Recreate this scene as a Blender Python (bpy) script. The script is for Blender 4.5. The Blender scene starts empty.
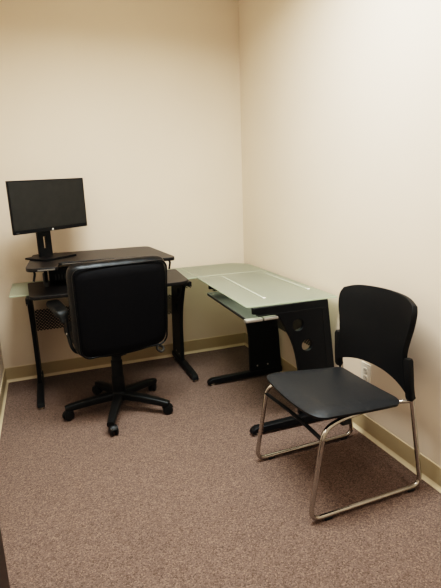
import bpy, bmesh, math, random
from mathutils import Vector, Matrix
random.seed(7)
C = bpy.context.scene.collection
PI = math.pi

# ------------------------------------------------------------------ materials
def nmat(name, col, rough=.5, metal=0, spec=.5, bump=None, speck=None, coat=0, trans=0):
    m = bpy.data.materials.new(name); m.use_nodes = True
    nt = m.node_tree; b = nt.nodes['Principled BSDF']
    b.inputs['Base Color'].default_value = (*col, 1)
    b.inputs['Roughness'].default_value = rough
    b.inputs['Metallic'].default_value = metal
    b.inputs['Specular IOR Level'].default_value = spec
    b.inputs['Coat Weight'].default_value = coat
    b.inputs['Transmission Weight'].default_value = trans
    tc = nt.nodes.new('ShaderNodeTexCoord')
    if speck:                                    # (scale, amount): value variation
        n = nt.nodes.new('ShaderNodeTexNoise'); n.inputs['Scale'].default_value = speck[0]
        n.inputs['Detail'].default_value = 3
        nt.links.new(tc.outputs['Object'], n.inputs['Vector'])
        r = nt.nodes.new('ShaderNodeValToRGB')
        a = speck[1]
        r.color_ramp.elements[0].position = .3; r.color_ramp.elements[1].position = .7
        r.color_ramp.elements[0].color = (*[c*(1-a) for c in col], 1)
        r.color_ramp.elements[1].color = (*[min(1, c*(1+a)) for c in col], 1)
        nt.links.new(n.outputs['Fac'], r.inputs['Fac']); nt.links.new(r.outputs['Color'], b.inputs['Base Color'])
    if bump:                                     # (scale, strength, distance)
        n2 = nt.nodes.new('ShaderNodeTexNoise'); n2.inputs['Scale'].default_value = bump[0]
        n2.inputs['Detail'].default_value = 4
        nt.links.new(tc.outputs['Object'], n2.inputs['Vector'])
        bp = nt.nodes.new('ShaderNodeBump'); bp.inputs['Strength'].default_value = bump[1]
        bp.inputs['Distance'].default_value = bump[2]
        nt.links.new(n2.outputs['Fac'], bp.inputs['Height']); nt.links.new(bp.outputs['Normal'], b.inputs['Normal'])
    return m

M = {}
M['wall'] = nmat('wall_paint', (.73, .648, .555), .75, spec=.25, bump=(220, .12, .002), speck=(1.3, .025))
M['ceiling'] = nmat('ceiling_paint', (.78, .74, .66), .85, bump=(120, .3, .003))
M['cove'] = nmat('cove_base_vinyl', (.42, .355, .235), .45, spec=.4, speck=(3, .05))
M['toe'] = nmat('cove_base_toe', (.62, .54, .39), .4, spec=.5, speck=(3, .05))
M['door'] = nmat('dark_door', (.018, .013, .010), .5, speck=(12, .25))
M['black_metal'] = nmat('black_powder_coat', (.005, .005, .0062), .45, spec=.32, speck=(60, .2), bump=(500, .08, .0008))
M['black_plastic'] = nmat('black_plastic', (.006, .006, .006), .45, spec=.35, speck=(40, .15))
M['deck'] = nmat('riser_laminate', (.010, .009, .009),   .40, spec=.26, speck=(90, .2), bump=(400, .1, .0006))
M['tray'] = nmat('tray_laminate', (.020, .022, .025), .36, spec=.6, speck=(60, .2))
M['edge'] = nmat('edge_highlight', (.10, .10, .095), .3, spec=.7, speck=(40, .1))  # paler than the laminate: highlight on the riser's edges put into the colour
M['screen'] = nmat('screen_glass', (.022, .023, .0225), .38, spec=.2, speck=(20, .1))
M['bezel'] = nmat('monitor_plastic', (.005, .005, .006), .4, spec=.25, speck=(50, .1))
M['leather'] = nmat('black_leather', (.004, .004, .0046), .36, spec=.28, bump=(26, .55, .008), speck=(50, .2))
M['leather_back'] = nmat('black_back_leather', (.004, .004, .0052), .62, spec=.12, bump=(160, .25, .0015), speck=(50, .2))
M['seat_plastic'] = nmat('charcoal_shell', (.013, .0145, .017), .50, spec=.32, bump=(600, .12, .0006), speck=(80, .12))
M['back_plastic'] = nmat('black_shell', (.006, .006, .0066), .55, spec=.28, bump=(600, .12, .0006), speck=(80, .12))
M['chrome'] = nmat('chrome', (.46, .45, .43), .16, metal=1, speck=(30, .04))
M['steel'] = nmat('brushed_aluminium', (.52, .52, .51), .38, metal=.75, speck=(80, .06))
M['grey'] = nmat('grey_plastic', (.075, .08, .085), .45, speck=(40, .1))
M['white'] = nmat('outlet_plastic', (.72, .70, .64), .4, speck=(20, .03))
M['shade'] = nmat('socket_shadow', (.55, .53, .48), .5, speck=(20, .05))
M['logo'] = nmat('logo_badge', (.75, .75, .72), .35, speck=(20, .02))
M['rail'] = nmat('pale_rail', (.47, .535, .455), .4, spec=.5, speck=(30, .04))
M['rubber'] = nmat('rubber', (.012, .012, .012), .7, speck=(40, .1))

for k_ in ('black_metal', 'black_plastic', 'deck', 'tray', 'screen', 'bezel', 'leather', 'leather_back', 'seat_plastic', 'back_plastic', 'rubber', 'grey'):
    M[k_].node_tree.nodes['Principled BSDF'].inputs['Specular Tint'].default_value = (.74, .88, 1, 1)

def frosted():
    m = nmat('frosted_green_glass', (.50, .57, .485), .30, spec=.55, speck=(2.5, .04))
    nt = m.node_tree; b = nt.nodes['Principled BSDF']
    b.inputs['Coat Weight'].default_value = .5; b.inputs['Coat Roughness'].default_value = .22
    out = nt.nodes['Material Output']
    t = nt.nodes.new('ShaderNodeBsdfTranslucent'); t.inputs['Color'].default_value = (.80, .90, .78, 1)
    mx = nt.nodes.new('ShaderNodeMixShader'); mx.inputs['Fac'].default_value = .55
    nt.links.new(b.outputs[0], mx.inputs[1]); nt.links.new(t.outputs[0], mx.inputs[2])
    nt.links.new(mx.outputs[0], out.inputs['Surface'])
    return m
M['glass'] = frosted()
def clear():
    m = bpy.data.materials.new('clear_underside'); m.use_nodes = True; nt = m.node_tree
    t = nt.nodes.new('ShaderNodeBsdfTransparent'); t.inputs['Color'].default_value = (.90, .96, .90, 1)
    g = nt.nodes.new('ShaderNodeBsdfGlossy'); g.inputs['Roughness'].default_value = .15
    mx = nt.nodes.new('ShaderNodeMixShader'); mx.inputs['Fac'].default_value = .06
    nt.links.new(t.outputs[0], mx.inputs[1]); nt.links.new(g.outputs[0], mx.inputs[2])
    nt.links.new(mx.outputs[0], nt.nodes['Material Output'].inputs['Surface'])
    return m
M['glass_under'] = clear()

def perforated():
    m = nmat('perforated_metal', (.020, .019, .018), .5)
    nt = m.node_tree; L = nt.links.new; out = nt.nodes['Material Output']; b = nt.nodes['Principled BSDF']
    tc = nt.nodes.new('ShaderNodeTexCoord')
    s = nt.nodes.new('ShaderNodeSeparateXYZ'); L(tc.outputs['Object'], s.inputs[0])
    def math_(op, a, v=None):
        n = nt.nodes.new('ShaderNodeMath'); n.operation = op
        for i, q in enumerate((a, v)):
            if q is None: continue
            if isinstance(q, (int, float)): n.inputs[i].default_value = q
            else: L(q, n.inputs[i])
        return n.outputs[0]
    pitch = .0145; px_ = .024
    zz = math_('DIVIDE', s.outputs['Z'], pitch*.866)
    row = math_('FLOOR', zz)
    odd = math_('MULTIPLY', math_('MODULO', row, 2.0), .5)
    xx = math_('ADD', math_('DIVIDE', s.outputs['X'], px_), odd)
    fx = math_('SUBTRACT', math_('FRACT', xx), .5)
    fz = math_('MULTIPLY', math_('SUBTRACT', math_('FRACT', zz), .5), .866)
    d = math_('SQRT', math_('ADD', math_('MULTIPLY', fx, fx), math_('MULTIPLY', fz, fz)))
    hole = math_('LESS_THAN', d, .31)
    tr = nt.nodes.new('ShaderNodeBsdfTransparent')
    mx = nt.nodes.new('ShaderNodeMixShader')
    L(hole, mx.inputs['Fac']); L(b.outputs[0], mx.inputs[1]); L(tr.outputs[0], mx.inputs[2])
    L(mx.outputs[0], out.inputs['Surface'])
    return m
M['perf'] = perforated()

def carpet():
    m = bpy.data.materials.new('brown_loop_carpet'); m.use_nodes = True
    nt = m.node_tree; L = nt.links.new; b = nt.nodes['Principled BSDF']
    b.inputs['Roughness'].default_value = .95; b.inputs['Specular IOR Level'].default_value = .1
    b.inputs['Sheen Weight'].default_value = .15
    tc = nt.nodes.new('ShaderNodeTexCoord')
    v = nt.nodes.new('ShaderNodeTexVoronoi'); v.inputs['Scale'].default_value = 210
    L(tc.outputs['Object'], v.inputs['Vector'])
    sep = nt.nodes.new('ShaderNodeSeparateColor'); L(v.outputs['Color'], sep.inputs[0])
    r = nt.nodes.new('ShaderNodeValToRGB'); cr = r.color_ramp
    cr.elements[0].position = 0; cr.elements[0].color = (.062, .044, .0375, 1)
    cr.elements[1].position = 1; cr.elements[1].color = (.225, .165, .141, 1)
    for p_, c_ in ((.22, (.106, .076, .066)), (.55, (.136, .099, .086)), (.85, (.168, .124, .108))):
        e = cr.elements.new(p_); e.color = (*c_, 1)
    L(sep.outputs[0], r.inputs['Fac'])
    n = nt.nodes.new('ShaderNodeTexNoise'); n.inputs['Scale'].default_value = 2.2; n.inputs['Detail'].default_value = 3
    L(tc.outputs['Object'], n.inputs['Vector'])
    mr = nt.nodes.new('ShaderNodeMapRange'); mr.inputs['To Min'].default_value = .92; mr.inputs['To Max'].default_value = 1.08
    L(n.outputs['Fac'], mr.inputs['Value'])
    mul = nt.nodes.new('ShaderNodeVectorMath'); mul.operation = 'SCALE'
    L(r.outputs['Color'], mul.inputs[0]); L(mr.outputs[0], mul.inputs['Scale'])
    L(mul.outputs[0], b.inputs['Base Color'])
    bp = nt.nodes.new('ShaderNodeBump'); bp.inputs['Strength'].default_value = .6; bp.inputs['Distance'].default_value = .004
    bp.invert = True
    L(v.outputs['Distance'], bp.inputs['Height']); L(bp.outputs['Normal'], b.inputs['Normal'])
    return m
M['carpet'] = carpet()

# ------------------------------------------------------------------ mesh helpers
def link(name, me, m, parent=None, smooth=None):
    o = bpy.data.objects.new(name, me); C.objects.link(o)
    me.materials.clear(); me.materials.append(m)
    if smooth:
        me.shade_smooth() if hasattr(me, 'shade_smooth') else None
        try: me.set_sharp_from_angle(angle=smooth)
        except Exception: pass
    if parent: o.parent = parent
    return o
def from_bm(name, bm, m, parent=None, smooth=None):
    bmesh.ops.recalc_face_normals(bm, faces=bm.faces[:])
    me = bpy.data.meshes.new(name); bm.to_mesh(me); bm.free()
    return link(name, me, m, parent, smooth)
def add_box(bm, lo, hi, bev=0, seg=2):
    t = bmesh.new(); bmesh.ops.create_cube(t, size=1)
    for v in t.verts:
        v.co = Vector([(lo[i]+hi[i])/2 + v.co[i]*(hi[i]-lo[i]) for i in range(3)])
    if bev: bmesh.ops.bevel(t, geom=t.edges[:], offset=bev, segments=seg, affect='EDGES', profile=.5)
    merge(bm, t)
def merge(bm, t, mat=None):
    if mat is not None: bmesh.ops.transform(t, matrix=mat, verts=t.verts[:])
    me = bpy.data.meshes.new('tmp'); t.to_mesh(me); t.free(); bm.from_mesh(me); bpy.data.meshes.remove(me)
def box(name, lo, hi, m, parent=None, bev=0, seg=2):
    bm = bmesh.new(); add_box(bm, lo, hi, bev, seg)
    return from_bm(name, bm, m, parent, .6 if bev else None)
def fillet(pts, r, n=6):
    pts = [Vector(p) for p in pts]; out = [pts[0]]
    for i in range(1, len(pts)-1):
        a, b, c = pts[i-1], pts[i], pts[i+1]
        rr = r[i-1] if isinstance(r, (list, tuple)) else r
        u, w = (a-b), (c-b); k = min(rr, u.length*.49, w.length*.49)
        p0, p1 = b+u.normalized()*k, b+w.normalized()*k
        for j in range(n+1):
            t = j/n; out.append(p0*(1-t)**2 + b*2*t*(1-t) + p1*t*t)
    out.append(pts[-1]); return out
def add_sweep(bm, pts, sec, ref=None, cap=True):
    """sweep a closed 2-D section (list of (a,b)) along pts; a is along side, b along up"""
    pts = [Vector(p) for p in pts]; rings = []; side = None
    for i, p in enumerate(pts):
        t = (pts[min(i+1, len(pts)-1)] - pts[max(i-1, 0)]).normalized()
        if ref is not None:
            s = Vector(ref) - t*Vector(ref).dot(t); s.normalize()
        elif side is None:
            s = t.orthogonal().normalized()
        else:
            s = (side - t*side.dot(t)).normalized()
        side = s; u = t.cross(s)
        sc = sec(i/(len(pts)-1)) if callable(sec) else sec
        rings.append([bm.verts.new(p + s*a + u*b) for a, b in sc])
    n = len(rings[0])
    for r0, r1 in zip(rings, rings[1:]):
        for k in range(n): bm.faces.new((r0[k], r0[(k+1) % n], r1[(k+1) % n], r1[k]))
    if cap: bm.faces.new(rings[0][::-1]); bm.faces.new(rings[-1])
def circ(r, n=14, ry=None):
    return [(r*math.cos(2*PI*k/n), (ry or r)*math.sin(2*PI*k/n)) for k in range(n)]
def rrect(w, h, r, n=4):
    out = []
    for cx, cy, a0 in ((w/2-r, h/2-r, 0), (-w/2+r, h/2-r, 90), (-w/2+r, -h/2+r, 180), (w/2-r, -h/2+r, 270)):
        for k in range(n+1):
            a = math.radians(a0+90*k/n); out.append((cx+r*math.cos(a), cy+r*math.sin(a)))
    return out
def tube(name, pts, r, m, parent=None, n=14, ref=None):
    bm = bmesh.new(); add_sweep(bm, pts, circ(r, n), ref)
    return from_bm(name, bm, m, parent, .9)
def add_lathe(bm, prof, n=24, mat=None):
    t = bmesh.new(); rings = []
    for r, z in prof:
        rings.append([t.verts.new((max(r, 1e-5)*math.cos(2*PI*k/n), max(r, 1e-5)*math.sin(2*PI*k/n), z)) for k in range(n)])
    for a, b in zip(rings, rings[1:]):
        for k in range(n): t.faces.new((a[k], a[(k+1) % n], b[(k+1) % n], b[k]))
    t.faces.new(rings[0][::-1]); t.faces.new(rings[-1]); merge(bm, t, mat)
def lathe(name, prof, m, parent=None, n=24, mat=None):
    bm = bmesh.new(); add_lathe(bm, prof, n, mat); return from_bm(name, bm, m, parent, .7)
def flat_mesh(loops, depth, bev=0):
    """extruded 2-D outline with holes (curve fill); local XY plane, thickness along Z, centred"""
    cu = bpy.data.curves.new('tmp', 'CURVE'); cu.dimensions = '2D'; cu.fill_mode = 'BOTH'
    cu.extrude = depth/2 - bev; cu.bevel_depth = bev; cu.bevel_resolution = 2; cu.offset = -bev
    for lp in loops:
        s = cu.splines.new('POLY'); s.points.add(len(lp)-1); s.use_cyclic_u = True
        for q, (a, b) in zip(s.points, lp): q.co = (a, b, 0, 1)
    o = bpy.data.objects.new('tmp', cu); C.objects.link(o)
    dg = bpy.context.evaluated_depsgraph_get(); dg.update()
    me = bpy.data.meshes.new_from_object(o.evaluated_get(dg))
    bpy.data.objects.remove(o); bpy.data.curves.remove(cu)
    return me
def arc_pts(pts, r, n=5):
    """round all corners of closed 2-D polygon; r one number or a list"""
    N = len(pts); out = []
    for i in range(N):
        a, b, c = Vector((*pts[i-1], 0)), Vector((*pts[i], 0)), Vector((*pts[(i+1) % N], 0))
        rr = r[i] if isinstance(r, (list, tuple)) else r
        if rr <= 0: out.append((b.x, b.y)); continue
        k = min(rr, (a-b).length*.49, (c-b).length*.49)
        p0, p1 = b+(a-b).normalized()*k, b+(c-b).normalized()*k
        for j in range(n+1):
            t = j/n; q = p0*(1-t)**2+b*2*t*(1-t)+p1*t*t; out.append((q.x, q.y))
    return out
def plate(name, outline, z0, z1, m, parent=None, bev=.003, holes=()):
    me = flat_mesh([outline, *holes], z1-z0, bev)
    me.transform(Matrix.Translation((0, 0, (z0+z1)/2)))
    return link(name, me, m, parent, .6)
def empty(name, label, cat, loc=(0, 0, 0), rz=0, group=None):
    o = bpy.data.objects.new(name, None); C.objects.link(o); o.empty_display_size = .1
    o.location = loc; o.rotation_euler = (0, 0, rz); o['label'] = label; o['category'] = cat
    if group: o['group'] = group
    return o
def struct(o, label=None):
    o['kind'] = 'structure'
    if label: o['label'] = label
    return o

# ------------------------------------------------------------------ room shell
W, D, H = 2.094, 4.9, 2.98
def sbox(name, lo, hi, m): return struct(box(name, lo, hi, M[m]))
sbox('floor', (-W-.12, -D-.12, -.1), (.12, .12, 0), 'carpet')
sbox('ceiling', (-W-.12, -D-.12, H), (.12, .12, H+.1), 'ceiling')
sbox('wall_back', (-W-.12, 0, 0), (.12, .12, H), 'wall')
sbox('wall_right', (0, -D, 0), (.12, 0, H), 'wall')
sbox('wall_left', (-W-.12, -D, 0), (-W, 0, H), 'wall')
sbox('wall_front', (-W-.12, -D-.12, 0), (.12, -D, H), 'wall')
def cove(name, p0, p1, nrm):
    """vinyl cove base: upright face with a lip on top, toe curving out onto the carpet"""
    prof = [(0, .118), (.003, .118), (.0045, .116), (.005, .112), (.0045, .030), (.006, .017), (.010, .008), (.0165, .0035), (.018, .001), (.018, 0), (0, 0)]
    def mk(nm, pr, m, parent=None):
        bm = bmesh.new(); a, b = [], []
        for d, z in pr:
            a.append(bm.verts.new((p0[0]+nrm[0]*d, p0[1]+nrm[1]*d, z))); b.append(bm.verts.new((p1[0]+nrm[0]*d, p1[1]+nrm[1]*d, z)))
        k = len(pr)
        for i in range(k): bm.faces.new((a[i], a[(i+1) % k], b[(i+1) % k], b[i]))
        bm.faces.new(a[::-1]); bm.faces.new(b)
        return from_bm(nm, bm, m, parent, .5)
    o = struct(mk(name, [(0, .118), (.003, .118), (.0045, .116), (.005, .112), (.0045, .022), (0, .022)], M['cove']))
    mk('toe_strip', [(0, .022), (.0045, .022), (.007, .013), (.012, .006), (.0175, .003), (.018, 0), (0, 0)], M['toe'], o)
    mk('top_lip', [(0, .1205), (.0045, .1205), (.0055, .119), (.0055, .1165), (0, .1165)], M['toe'], o)
cove('baseboard_back', (-W, 0), (0, 0), (0, -1))
cove('baseboard_right', (0, -D), (0, 0), (-1, 0))
cove('baseboard_left', (-W, -1.95), (-W, 0), (1, 0))
# open door leaf folded back along the left wall: only its free edge reaches the frame
dr = box('door_1', (0, -.0225, .012), (.88, .0225, 2.12), M['door'], None, .002)
dr.location = (-2.035, -3.20, 0); dr.rotation_euler = (0, 0, math.radians(85)); struct(dr)

# wall outlet, behind the stacking chair
ou = empty('wall_outlet', 'white wall outlet low on the right wall, seen through the gap under the chair back', 'outlet', (0, -1.788, .383))
def yzplate(name, w, h, r, x0, x1, m, parent, cy=0, cz=0):
    me = flat_mesh([rrect(w, h, r)], x1-x0, min(.0015, (x1-x0)*.3))
    me.transform(Matrix(((0, 0, 1, (x0+x1)/2), (1, 0, 0, cy), (0, 1, 0, cz), (0, 0, 0, 1))))
    return link(name, me, m, parent, .6)
yzplate('cover_plate', .084, .130, .006, -.0065, 0, M['white'], ou)
for dz in (-.022, .022):
    s = yzplate('socket', .036, .032, .012, -.0095, -.0055, M['shade'], ou, 0, dz)
    for dy in (-.007, .007): yzplate('slot', .003, .010, .001, -.0100, -.009, M['black_plastic'], s, dy, dz+.002)
yzplate('screw', .006, .006, .0029, -.0078, -.006, M['steel'], ou)

# ------------------------------------------------------------------ glass desk
GZ = .800
desk = empty('glass_desk', 'L-shaped frosted green glass desk on black metal panel legs in the room corner', 'desk', (-.35, -.35, 0))
DI = Matrix.Translation((.35, .35, 0))        # build in world coordinates, keep origin at the base
def dk(o, parent=desk):
    o.parent = parent
    if parent is desk: o.data.transform(DI)
    return o
GT = .010
dk(plate('glass_top', arc_pts([(-1.95, -.512), (-.613, -.512), (-.613, -.03), (-1.95, -.03)], .012), GZ-GT, GZ, M['glass'], None, .003))
dk(plate('glass_top', arc_pts([(-.609, -.500), (-.020, -.500), (-.020, -.14), (-.14, -.025), (-.609, -.025)], [.006, .006, .06, .06, .006]), GZ-GT, GZ, M['glass'], None, .003))
dk(plate('glass_top', arc_pts([(-.632, -1.502), (-.032, -1.527), (-.020, -.504), (-.614, -.504)], [.02, .012, .006, .006]), GZ-GT, GZ, M['glass'], None, .003))
for o in list(desk.children):                  # frosted on the upper face, clear below
    if o.name.startswith('glass_top'):
        o.data.materials.append(M['glass_under'])
        for p_ in o.data.polygons:
            if p_.normal.z < -.9: p_.material_index = 1
# pale support strips set in the glass, each with a round cap at its end
for (a, b) in (((-.425, -.56), (-.452, -1.36)), ((-.078, -.60), (-.085, -1.27))):
    bm = bmesh.new(); add_sweep(bm, [(*a, GZ), (*b, GZ)], rrect(.010, .0016, .0006, 2), (1, 0, 0))
    r = dk(from_bm('support_rail', bm, M['rail'], None, .5))
    c_ = bmesh.new(); add_lathe(c_, [(.011, 0), (.011, .003), (.008, .0045)], 16, Matrix.Translation((b[0], b[1], GZ)))
    c = from_bm('rail_cap', c_, M['logo'], None, .6); c.data.transform(DI); c.parent = r
bm = bmesh.new(); add_sweep(bm, [(-.60, -.502, GZ), (-.03, -.502, GZ)], rrect(.009, .0016, .0006, 2), (0, 1, 0))
dk(from_bm('seam_strip', bm, M['rail'], None, .5))

# leg panel profile: u = distance forward from the back edge plane, v = height
def leg_panel(place, top_front, foot_off=0):
    """place: Matrix mapping local (u forward, v up, w across) -> world"""
    T = top_front
    front = [(T, .788), (T, .752), (.445, .738), (.415, .690), (.378, .622), (.340, .540), (.315, .460), (.300, .380), (.292, .300), (.290, .055)]
    back = [(.020, .055), (.040, .34), (.098, .788)]
    # smooth the sweeping front edge
    fp = [Vector((*q, 0)) for q in front[2:]]; sm = []
    for i in range(len(fp)-1):
        p0, p1, p2, p3 = fp[max(i-1, 0)], fp[i], fp[i+1], fp[min(i+2, len(fp)-1)]
        for j in range(4):
            t = j/4
            q = .5*((2*p1)+(p2-p0)*t+(2*p0-5*p1+4*p2-p3)*t*t+(3*p1-p0-3*p2+p3)*t**3); sm.append((q.x, q.y))
    outline = front[:2]+sm+[front[-1]]+back
    def hole(cu, cv, r): return [(cu+r*math.cos(2*PI*k/28), cv+r*math.sin(2*PI*k/28)) for k in range(28)]
    me = flat_mesh([outline, hole(.304, .650, .037), hole(.240, .512, .037)], .028, .003)
    me.transform(place)
    o = dk(link('leg_panel', me, M['black_metal'], None, .6))
    # raised border ribs on both faces
    for sgn in (-1, 1):
        bm = bmesh.new()
        for lo, hi in (((.098, .735), (T-.03, .742)),):
            add_box(bm, (lo[0], lo[1], sgn*.013-.002), (hi[0], hi[1], sgn*.013+.002), .001, 1)
        add_sweep(bm, [(.075, .10, sgn*.014), (.092, .34, sgn*.014), (.138, .735, sgn*.014)], rrect(.006, .004, .0015, 2), (1, 0, 0))
        bm.transform(place); r = from_bm('border_rib', bm, M['black_metal'], None, .6); r.data.transform(DI); r.parent = o
    # foot bar with a tapering nose, standing on levelers
    bm = bmesh.new()
    fo = [(.018, .018), (.018, .058), (.29, .060), (.605, .054), (.632, .038), (.640, .018)]
    me = flat_mesh([fo], .048, .004); me.transform(place @ Matrix.Translation((0, 0, foot_off)))
    f = link('foot_bar', me, M['black_metal'], None, .6); f.data.transform(DI); f.parent = o
    for uu in (.06, .600):
        bm = bmesh.new(); add_lathe(bm, [(.020, 0), (.020, .006), (.012, .008), (.009, .020)], 16, place @ Matrix.Translation((uu, 0, foot_off)) @ Matrix(((1, 0, 0, 0), (0, 0, 1, 0), (0, -1, 0, 0), (0, 0, 0, 1))))
        l = from_bm('leveler', bm, M['steel'], None, .6); l.data.transform(DI); l.parent = o
    for uu, s_ in ((.14, -1), (.23, -1), (.14, 1), (.23, 1)):
        bm = bmesh.new(); add_lathe(bm, [(.007, -.002), (.007, .002), (.005, .003)], 12, place @ Matrix.Translation((uu, .10, s_*.0155)))
        l = from_bm('bolt', bm, M['steel'], None, .6); l.data.transform(DI); l.parent = o
    return o
def place_x(y): return Matrix(((-1, 0, 0, 0), (0, 0, 1, y), (0, 1, 0, 0), (0, 0, 0, 1)))        # u -> -x, v -> z, w -> y
def place_y(x): return Matrix(((0, 0, 1, x), (-1, 0, 0, 0), (0, 1, 0, 0), (0, 0, 0, 1)))        # u -> -y
leg_panel(place_x(-1.508), .600, -.035)
leg_panel(place_x(-.745), .600)
leg_panel(place_y(-.700), .600)
leg_panel(place_y(-1.832), .600)
# perforated modesty panels between the legs
def perf(name, w, h, mat):
    bm = bmesh.new(); add_box(bm, (-w/2, -.0015, -h/2), (w/2, .0015, h/2)); o = from_bm(name, bm, M['perf'])
    o.parent = desk; o.matrix_local = DI @ mat; return o
perf('modesty_panel', 1.096, .17, Matrix.Translation((-1.266, -.10, .505)))
perf('modesty_panel', .719, .17, Matrix.Translation((-.10, -1.1225, .505)) @ Matrix.Rotation(PI/2, 4, 'Z'))
# keyboard tray under the right wing
kt = dk(plate('keyboard_tray', arc_pts([(-.622, -1.488), (-.33, -1.488), (-.30, -.70), (-.604, -.695)], [.015, .01, .01, .02]), .697, .715, M['tray'], None, .003))
def sub(o, parent): o.data.transform(DI); o.parent = parent; return o
sub(box('tray_edge', (-.648, -1.528, .707), (-.540, -1.488, .724), M['steel'], None, .003), kt)
sub(box('tray_edge', (-.530, -1.528, .708), (-.440, -1.488, .724), M['steel'], None, .003), kt)
for y0, y1 in ((-1.490, -1.460), (-.722, -.70)):
    sub(box('tray_slide', (-.44, y0, .700), (-.14, y1, .735), M['black_metal'], None, .003), kt)
sub(box('tray_hanger', (-.44, -.722, .735), (-.38, -.70, .790), M['black_metal'], None, .003), kt)

# ------------------------------------------------------------------ sit-stand riser on the desk
rs = empty('desk_riser', 'black sit-stand desk riser with two decks standing on the left glass top', 'desk riser', (-1.32, -.40, GZ))
RI = Matrix.Translation((1.32, .40, -GZ))
def rk(o, parent=rs):
    o.data.transform(RI); o.parent = parent; return o
lower = arc_pts([(-1.815, -.735), (-.790, -.745), (-.735, -.70), (-.700, -.205), (-1.835, -.205)], [.045, .05, .03, .02, .02])
rk(plate('keyboard_deck', lower, .8015, .826, M['deck'], None, .004))
rk(box('deck_edge_highlight', (-1.77, -.7385, .8075), (-.83, -.735, .818), M['edge'], None, .001)).rotation_euler = (0, 0, -.008)  # thin pale strip added as the highlight along the deck's front edge
upper = arc_pts([(-1.822, -.775), (-1.622, -.770), (-1.612, -.585), (-1.065, -.585), (-1.05, -.770), (-.862, -.790), (-.842, -.74), (-.885, -.055), (-1.78, -.045)], [.10, .02, .03, .03, .02, .04, .05, .06, .06])
rk(plate('top_platform', upper, .990, 1.013, M['deck'], None, .004))
rk(box('platform_edge_highlight', (-1.745, -.7755, .994), (-1.64, -.7705, 1.004), M['edge'], None, .001))  # pale strips here and below paint the highlight on the platform's front edges
rk(box('platform_edge_highlight', (-1.59, -.5885, .996), (-1.08, -.5840, 1.003), M['edge'], None, .001))
for x in (-1.70, -.95):                      # parallel lift arms of each side
    for k, (y0, y1) in enumerate(((-.60, -.36), (-.42, -.18))):
        bm = bmesh.new(); add_sweep(bm, [(x, y0, .985), (x, y1, .835)], rrect(.022, .045, .004, 2), (1, 0, 0))
        rk(from_bm('lift_arm', bm, M['black_metal'], None, .6))
rk(box('lift_post', (-1.722, -.44, .826), (-1.690, -.40, .925), M['grey'], None, .006))
rk(box('lift_post', (-.965, -.44, .826), (-.935, -.40, .925), M['grey'], None, .006))
rk(box('rear_beam', (-1.68, -.30, .830), (-.97, -.22, .93), M['black_metal'], None, .006))
bm = bmesh.new()
for k in range(9): add_box(bm, (-1.64+k*.022, -.309, .846), (-1.628+k*.022, -.299, .885), .001, 1)
rk(from_bm('vent_grille', bm, M['grey'], None))
for x in (-1.768, -.878):                    # squeeze levers under the platform
    rk(tube('release_lever', fillet([(x, -.70, .988), (x+.004, -.725, .972), (x-.008, -.735, .925)], .012), .0075, M['black_plastic'], None))

# ------------------------------------------------------------------ monitor
mz = 1.0135
mo = empty('computer_monitor', 'black flat computer monitor on a slotted stand, turned toward the office chair', 'monitor', (-1.640, -.315, mz))
q = math.radians(29.6)
scr = Matrix.Translation(Vector((-1.619, -.40, 1.389)) - Vector((-1.640, -.315, mz))) @ Matrix.Rotation(q, 4, 'Z') @ Matrix.Rotation(-math.radians(1.43), 4, 'Y') @ Matrix.Rotation(math.radians(2.0), 4, 'X')
mw, mh = .570, .349
def mk(o, parent=mo, mat=scr): o.data.transform(mat); o.parent = parent; return o
def xzplate(name, w, h, r, y0, y1, m, cx=0, cz=0, bev=.002, holes=()):
    me = flat_mesh([rrect(w, h, r), *holes], y1-y0, bev)
    me.transform(Matrix(((1, 0, 0, cx), (0, 0, 1, (y0+y1)/2), (0, 1, 0, cz), (0, 0, 0, 1))))
    return link(name, me, m, None, .6)
bz = mk(xzplate('bezel', mw, mh, .004, 0, .020, M['bezel']))
mk(xzplate('screen', mw-.014, mh-.034, .001, -.0012, .002, M['screen'], 0, .009, .0003), bz)
mk(xzplate('logo', .015, .015, .0074, -.0022, .001, M['logo'], 0, -mh/2+.010, .0003), bz)
mk(xzplate('model_mark', .022, .003, .001, -.0012, .001, M['grey'], -mw/2+.028, -mh/2+.011, .0002), bz)
mk(xzplate('rear_housing', .40, .24, .03, .018, .050, M['bezel'], 0, 0, .008))
cu = bpy.data.curves.new('hp', 'FONT'); cu.body = 'hp'; cu.size = .0125; cu.align_x = 'CENTER'; cu.align_y = 'CENTER'; cu.extrude = .0003; cu.shear = .2
to = bpy.data.objects.new('tmp', cu); C.objects.link(to); dg = bpy.context.evaluated_depsgraph_get(); dg.update()
lm = bpy.data.meshes.new_from_object(to.evaluated_get(dg)); bpy.data.objects.remove(to)
lm.transform(Matrix(((1, 0, 0, 0), (0, 0, -1, -.0024), (0, 1, 0, -mh/2+.010), (0, 0, 0, 1))))
mk(link('lettering', lm, M['bezel']), bz)
nk = Matrix.Translation((-.045, .035, 0)) @ Matrix.Rotation(math.radians(32), 4, 'Z')
slot = [(a, b-.075) for a, b in rrect(.024, .085, .004)]
o = xzplate('neck', .102, .36, .004, -.014, .014, M['bezel'], 0, .186, .003, [slot]); o.data.transform(nk); o.parent = mo
bm = bmesh.new(); add_box(bm, (-.055, .012, .29), (.055, -.06, .40), .006)
o = from_bm('tilt_joint', bm, M['bezel'], mo, .6); o.data.transform(nk)
bs = Matrix.Rotation(math.radians(40), 4, 'Z')
me = flat_mesh([arc_pts([(-.140, -.120), (.140, -.120), (.140, .100), (-.140, .100)], .006)], .013, .002)
me.transform(bs @ Matrix.Translation((-.005, .02, .0065))); link('stand_base', me, M['bezel'], mo, .6)

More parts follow.
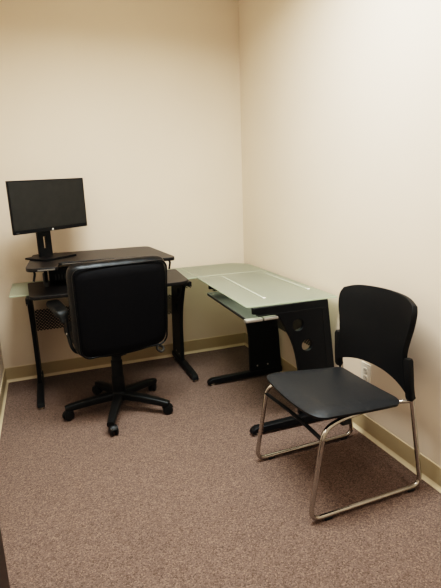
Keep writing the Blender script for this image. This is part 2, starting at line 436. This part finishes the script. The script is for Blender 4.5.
# ------------------------------------------------------------------ office chair
oc = empty('office_chair', 'black leather office chair on a five-star caster base, back turned to the camera', 'chair', (-1.317, -.860, 0), math.radians(9))
def cushion(name, size, bev, m, warp, parent, sub=3):
    bm = bmesh.new(); bmesh.ops.create_cube(bm, size=1)
    for v in bm.verts: v.co = Vector((v.co.x*size[0], v.co.y*size[1], v.co.z*size[2]))
    for ax, k in ((0, 10), (1, 3), (2, 10)):
        for i in range(1, k):
            c = -size[ax]/2+size[ax]*i/k; n = Vector([1 if j == ax else 0 for j in range(3)])
            bmesh.ops.bisect_plane(bm, geom=bm.verts[:]+bm.edges[:]+bm.faces[:], plane_co=n*c, plane_no=n)
    hx, hy, hz = [s/2 for s in size]
    for v in bm.verts:      # round the box: clamp to an inner box, push out by the bevel radius
        inner = Vector((max(-hx+bev[0], min(hx-bev[0], v.co.x)), max(-hy+bev[1], min(hy-bev[1], v.co.y)), max(-hz+bev[2], min(hz-bev[2], v.co.z))))
        d = v.co-inner
        e = Vector((d.x/bev[0], d.y/bev[1], d.z/bev[2]))
        mx = max(abs(e.x), abs(e.y), abs(e.z))
        if mx > 1e-6:
            e = e/e.length*mx if e.length > 0 else e
            v.co = inner+Vector((e.x*bev[0], e.y*bev[1], e.z*bev[2]))
    for v in bm.verts: v.co = warp(v.co.copy())
    o = from_bm(name, bm, m, parent); o.data.shade_smooth()
    s = o.modifiers.new('s', 'SUBSURF'); s.levels = s.render_levels = 2
    return o
def back_warp(c):
    t = (c.z+.31)/.62                                    # 0 bottom, 1 top
    hw = 1-.045*(1-t)                                    # a little narrower at the bottom
    x = c.x*hw
    y = c.y*(1+.22*max(0, t-.6)) + .22*x*x - .05*t + .045*(t-.35)**2
    z = c.z + (1-t)*.36*x*x - .10*x*x*t*.6
    return Vector((x, y-.185, z+.772))
bk = cushion('backrest', (.628, .13, .62), (.075, .06, .055), M['leather'], back_warp, oc)
# rear shell panel and its piping
def rear_pt(a, b, off=0):
    c = back_warp(Vector((a, -.065, b))); return c+Vector((0, off, 0))
def rear_outline(w, h, r, n):
    pts = []
    for a, b in rrect(w, h, r, n): pts.append((a, b))
    return pts
bm = bmesh.new(); NU, NV = 16, 16; grid = []
for j in range(NV+1):
    row = []
    for i in range(NU+1):
        u, v = -1+2*i/NU, -1+2*j/NV
        k = .05
        a = .288*u*math.sqrt(1-.12*v**8); b = .285*v*math.sqrt(1-.12*u**8)
        e = max(abs(u), abs(v)); off = -.010 if e < .97 else .012
        row.append(bm.verts.new(rear_pt(a, b-.006, off)))
    grid.append(row)
for j in range(NV):
    for i in range(NU): bm.faces.new((grid[j][i], grid[j][i+1], grid[j+1][i+1], grid[j+1][i]))
rp = from_bm('rear_panel', bm, M['leather_back'], bk, 1.0)
pp = [rear_pt(a, b-.006, -.005) for a, b in rrect(.578, .572, .05, 6)]
bm = bmesh.new(); add_sweep(bm, pp+[pp[0]], circ(.0055, 8), None, False); from_bm('piping', bm, M['leather'], bk, 1.0)
pp = [rear_pt(-.285+.57*i/12, .255+.012*math.sin(PI*i/12), -.006) for i in range(13)]
def seat_warp(c):
    t = (c.y+.26)/.52
    return Vector((c.x*(1-.05*(1-t)), c.y+.10, c.z*(1+.1*t)+.545-.03*max(0, t-.75)*4*.5+.12*c.x*c.x))
cushion('seat', (.56, .54, .12), (.06, .06, .055), M['leather'], seat_warp, oc)
box('seat_pan', (-.21, -.12, .462), (.21, .30, .492), M['black_plastic'], oc, .012)
box('tilt_mechanism', (-.042, -.05, .395), (.042, .16, .465), M['black_metal'], oc, .015)
bm = bmesh.new(); add_sweep(bm, fillet([(0, -.06, .43), (0, -.17, .445), (0, -.185, .62)], .06), rrect(.055, .012, .004, 2), (1, 0, 0))
from_bm('back_bracket', bm, M['black_metal'], oc, .6)
tube('tilt_lever', fillet([(.04, .02, .435), (.20, -.02, .43), (.285, -.08, .435), (.300, -.125, .425), (.268, -.15, .405), (.245, -.12, .43), (.27, -.10, .45)], .025), .0085, M['grey'], oc)
for s in (-1, 1):
    path = fillet([(s*.315, .31, .725), (s*.322, .26, .755), (s*.325, .05, .758), (s*.320, -.020, .745), (s*.314, -.045, .69)], .05, 8)
    def sec(t):
        k = min(1, .55+t*6)*min(1, .5+(1-t)*2.5); return [(a*k, b*min(1, .5+.5*k)) for a, b in rrect(.088, .046, .020, 3)]
    bm = bmesh.new(); add_sweep(bm, path, sec, (1, 0, 0)); arm = from_bm('armrest', bm, M['black_plastic'], oc, .8)
    bm = bmesh.new(); add_sweep(bm, fillet([(s*.308, -.043, .71), (s*.306, -.050, .62), (s*.296, -.10, .51), (s*.22, -.02, .478)], .06, 6), rrect(.040, .018, .007, 3), (0, 1, 0))
    from_bm('arm_bracket', bm, M['black_plastic'], arm, .8)
    bm = bmesh.new(); add_lathe(bm, [(.010, -.003), (.010, .003), (.007, .005)], 14, Matrix.Translation((s*.309, -.066, .622)) @ Matrix.Rotation(PI/2, 4, 'X'))
    from_bm('bolt', bm, M['steel'], arm, .6)
lathe('gas_column', [(.040, .14), (.044, .145), (.042, .25), (.038, .252), (.037, .36), (.032, .362), (.032, .40)], M['black_plastic'], oc)
lathe('base_hub', [(.040, .075), (.052, .085), (.052, .135), (.040, .150)], M['black_plastic'], oc)
for k in range(5):
    a = math.radians(-108-9+72*k)
    d = Vector((math.cos(a), math.sin(a), 0)); side = Vector((-d.y, d.x, 0))
    def lsec(t): return rrect(.062-.018*t, .052-.014*t, .012, 3)
    bm = bmesh.new()
    add_sweep(bm, [d*.03+Vector((0, 0, .112)), d*.15+Vector((0, 0, .104)), d*.27+Vector((0, 0, .090)), d*.335+Vector((0, 0, .080)), d*.358+Vector((0, 0, .076))], lsec, side)
    lg = from_bm('base_leg', bm, M['black_plastic'], oc, .8)
    bm = bmesh.new()
    ctr = d*.345 + side*.012
    wa = a+.5
    R_ = Matrix.Translation(ctr+Vector((0, 0, .033))) @ Matrix.Rotation(wa, 4, 'Z') @ Matrix.Rotation(PI/2, 4, 'X')
    for w0 in (-.026, .006):
        add_lathe(bm, [(.025, w0), (.0325, w0+.004), (.0325, w0+.016), (.025, w0+.020)], 20, R_)
    add_lathe(bm, [(.008, -.012), (.008, .012)], 10, R_)
    add_lathe(bm, [(.009, .030), (.009, .072)], 10, Matrix.Translation(ctr))
    hood = [ctr + Vector((math.cos(wa)*.037*math.cos(t), math.sin(wa)*.037*math.cos(t), .033+.037*math.sin(t))) for t in [PI*i/8 for i in range(1, 8)]]
    add_sweep(bm, hood, rrect(.030, .005, .002, 2), (-math.sin(wa), math.cos(wa), 0))
    from_bm('caster', bm, M['black_plastic'], lg, .7)

# ------------------------------------------------------------------ stacking chair
sc = empty('stacking_chair', 'black plastic stacking chair with a chrome sled base near the right wall', 'chair', (-.400, -2.070, 0), math.radians(1.5))
r = .0115
for s in (-1, 1):
    y0, yb = s*.268, s*.262
    pts = fillet([(.0, s*.150, .447), (-.235, s*.205, .452), (-.238, y0, .447), (-.285, y0, r+.006), (.285, y0, r+.006), (.236, yb, .475), (.222, yb, .56)], [.06, .05, .055, .055, .3, .05], 8)
    # front post turns in under the seat, runs back along the shell
    pts = fillet([(.12, s*.19, .452), (-.15, s*.225, .450), (-.250, s*.262, .440), (-.318, y0, r+.006), (.318, y0, r+.006), (.230-s*.014, yb-s*.006, .47), (.206-s*.014, yb-s*.010, .62)], [.05, .05, .060, .060, .25], 8)
    tube('sled_leg', pts, r, M['chrome'], sc)
    tube('rear_link', fillet([(.10, s*.16, .458), (.165, s*.205, .462), (.230-s*.014, s*.256, .475)], .04), .0095, M['chrome'], sc)
    for xx in (-.225, .255):
        bm = bmesh.new(); add_box(bm, (xx-.020, y0-.013, 0), (xx+.020, y0+.013, .016), .004); from_bm('glide', bm, M['rubber'], sc, .6)
    bm = bmesh.new(); add_box(bm, (-.13, s*.215-.018, .420), (-.08, s*.215+.018, .445), .006); from_bm('stacking_bumper', bm, M['rubber'], sc, .6)
tube('cross_bar', fillet([(-.258, -.266, .40), (-.240, 0, .395), (-.258, .266, .40)], .3), .0095, M['black_metal'], sc)
tube('cross_bar', [(.10, -.17, .452), (.10, .17, .452)], .009, M['black_metal'], sc)

def sheet(name, outline, ucuts, vcuts, fn, th, m, parent, bev=.004):
    """2-D outline (a,b) cut into a fine net, mapped by fn to 3-D, given thickness"""
    bm = bmesh.new(); f = bm.faces.new([bm.verts.new((a, b, 0)) for a, b in outline])
    bmesh.ops.triangulate(bm, faces=[f])
    for ax, cuts in ((0, ucuts), (1, vcuts)):
        for c in cuts:
            n = Vector((1, 0, 0)) if ax == 0 else Vector((0, 1, 0))
            bmesh.ops.bisect_plane(bm, geom=bm.verts[:]+bm.edges[:]+bm.faces[:], plane_co=n*c, plane_no=n)
    for v in bm.verts: v.co = fn(v.co.x, v.co.y)
    bmesh.ops.recalc_face_normals(bm, faces=bm.faces[:])
    me = bpy.data.meshes.new(name); bm.to_mesh(me); bm.free()
    o = link(name, me, m, parent); me.shade_smooth()
    so = o.modifiers.new('thick', 'SOLIDIFY'); so.thickness = th; so.offset = 0; so.use_even_offset = False
    bv = o.modifiers.new('edge', 'BEVEL'); bv.width = bev; bv.segments = 2; bv.limit_method = 'ANGLE'; bv.angle_limit = math.radians(50)
    return o
# seat shell: local x forward is -x
so = arc_pts([(-.288, -.268), (-.02, -.262), (.180, -.250), (.195, -.20), (.195, .20), (.180, .250), (-.02, .262), (-.274, .268), (-.294, 0)], [.085, .1, .03, .03, .03, .03, .1, .085, .15], 6)
def seat_fn(x, y):
    z = .490 - .100*x + .10*y*y
    if x < -.19: z -= 2.6*(x+.19)**2
    z -= max(0, abs(y)-.20)**2*5
    return Vector((x, y, z))
sheet('seat', so, [-.26+.03*i for i in range(16)], [-.24+.03*i for i in range(17)], seat_fn, .016, M['seat_plastic'], sc, .005)
# backrest shell: patch between its four edges, given thickness
def curve(pts, t):
    n = len(pts)-1; i = min(int(t*n), n-1); f_ = t*n-i
    P = [Vector(pts[max(0, min(n, i+k))]) for k in (-1, 0, 1, 2)]
    return .5*((2*P[1])+(P[2]-P[0])*f_+(2*P[0]-5*P[1]+4*P[2]-P[3])*f_*f_+(P[3]-P[0]+3*(P[1]-P[2]))*f_**3)
side = [(a*1.03, b) for a, b in [(.246, .520), (.240, .57), (.231, .63), (.223, .69), (.226, .73), (.235, .78), (.245, .825), (.250, .866), (.248, .903), (.234, .932)]]
top_ = [(a*1.03, b) for a, b in [(-.234, .932), (-.18, .950), (-.12, .958), (0, .962), (.12, .958), (.18, .950), (.234, .932)]]
low = [(a*1.03, b) for a, b in [(-.246, .520), (-.222, .535), (-.17, .556), (-.09, .572), (0, .577), (.09, .572), (.17, .556), (.222, .535), (.246, .520)]]
def back_fn(y, z):
    t = max(0, min(1, (z-.48)/.26)); t = t*t*(3-2*t)
    bow = (1-(abs(y)/.25)**2.2)                            # hollow across, sides forward
    x = .222 + bow*(.012+.036*t) - .045*t + .15*(z-.56) + .6*max(0, z-.86)**2
    return Vector((x, y, z))
NB = 36; bm = bmesh.new(); g = []
for j in range(NB+1):
    v = j/NB; row = []
    R_s = curve(side, v); L_s = Vector((-R_s.x, R_s.y))
    for i in range(NB+1):
        u = i/NB; B_, T_ = curve(low, u), curve(top_, u)
        q = B_*(1-v)+T_*v + L_s*(1-u)+R_s*u - (Vector(low[0])*(1-u)*(1-v)+Vector(low[-1])*u*(1-v)+Vector(top_[0])*(1-u)*v+Vector(top_[-1])*u*v)
        row.append(bm.verts.new(back_fn(q.x, q.y)))
    g.append(row)
for j in range(NB):
    for i in range(NB): bm.faces.new((g[j][i], g[j][i+1], g[j+1][i+1], g[j+1][i]))
bm.transform(Matrix.Translation((.22, 0, 0)) @ Matrix.Rotation(math.radians(3), 4, 'Z') @ Matrix.Translation((-.232, 0, 0)))
bk2 = from_bm('backrest', bm, M['back_plastic'], sc); bk2.data.shade_smooth()
so_ = bk2.modifiers.new('thick', 'SOLIDIFY'); so_.thickness = .026; so_.offset = 0
bv = bk2.modifiers.new('edge', 'BEVEL'); bv.width = .008; bv.segments = 3; bv.limit_method = 'ANGLE'; bv.angle_limit = math.radians(50)
for s in (-1, 1):      # sockets that take the uprights
    bm = bmesh.new(); add_sweep(bm, [(.232, s*.259, .490), (.227, s*.258, .50), (.220, s*.254, .56), (.212, s*.248, .675), (.212, s*.247, .688)], lambda t: rrect(.036-.006*(t > .95), .040-.008*(t > .95), .012, 3), (1, 0, 0))
    bm.transform(Matrix.Translation((.22, 0, 0)) @ Matrix.Rotation(math.radians(3), 4, 'Z') @ Matrix.Translation((-.232, 0, 0)))
    from_bm('upright_socket', bm, M['back_plastic'], sc, .7)

# ------------------------------------------------------------------ lights
def area(name, loc, sx, sy, power, col, spread=PI, rot=(0, 0, 0)):
    l = bpy.data.lights.new(name, 'AREA'); l.shape = 'RECTANGLE'; l.size = sx; l.size_y = sy
    l.energy = power; l.color = col; l.spread = spread
    o = bpy.data.objects.new(name, l); C.objects.link(o); o.location = loc; o.rotation_euler = rot; return o
area('troffer_light', (-1.22, -1.95, H-.02), 1.10, .55, 98, (1, .945, .855), math.radians(162))
area('wall_side_light', (-.42, -2.30, H-.02), .30, .60, 24, (1, .945, .855), math.radians(164))
area('entry_light', (-1.55, -3.60, H-.02), .60, 1.20, 16, (1, .945, .855), math.radians(168))
w = bpy.data.worlds.new('World'); bpy.context.scene.world = w; w.use_nodes = True
w.node_tree.nodes['Background'].inputs[0].default_value = (.9, .8, .65, 1)
w.node_tree.nodes['Background'].inputs[1].default_value = .05

# ------------------------------------------------------------------ camera (solved from the room's edges)
f, yaw, pitch, roll, cx, cy = 473.564, .352229653, .229890721, -.0331430347, -1.68458467, -3.93482844
cyw, syw, cp, sp = math.cos(yaw), math.sin(yaw), math.cos(pitch), math.sin(pitch)
F = Vector((syw*cp, cyw*cp, -sp)); R = Vector((cyw, -syw, 0)); U = R.cross(F)
R2 = R*math.cos(roll)+U*math.sin(roll); U2 = -R*math.sin(roll)+U*math.cos(roll)
cam = bpy.data.cameras.new('Camera'); co = bpy.data.objects.new('Camera', cam); C.objects.link(co)
co.matrix_world = Matrix(((R2.x, U2.x, -F.x, cx), (R2.y, U2.y, -F.y, cy), (R2.z, U2.z, -F.z, 1.5), (0, 0, 0, 1)))
cam.sensor_fit = 'AUTO'; cam.sensor_width = 36; cam.lens = f/588*36; cam.clip_start = .02
s = bpy.context.scene; s.camera = co
s.view_settings.view_transform = 'Filmic'; s.view_settings.look = 'High Contrast'
s.view_settings.exposure = -.38; s.view_settings.gamma = 1
s.cycles.max_bounces = 10; s.cycles.diffuse_bounces = 6; s.cycles.use_denoising = True
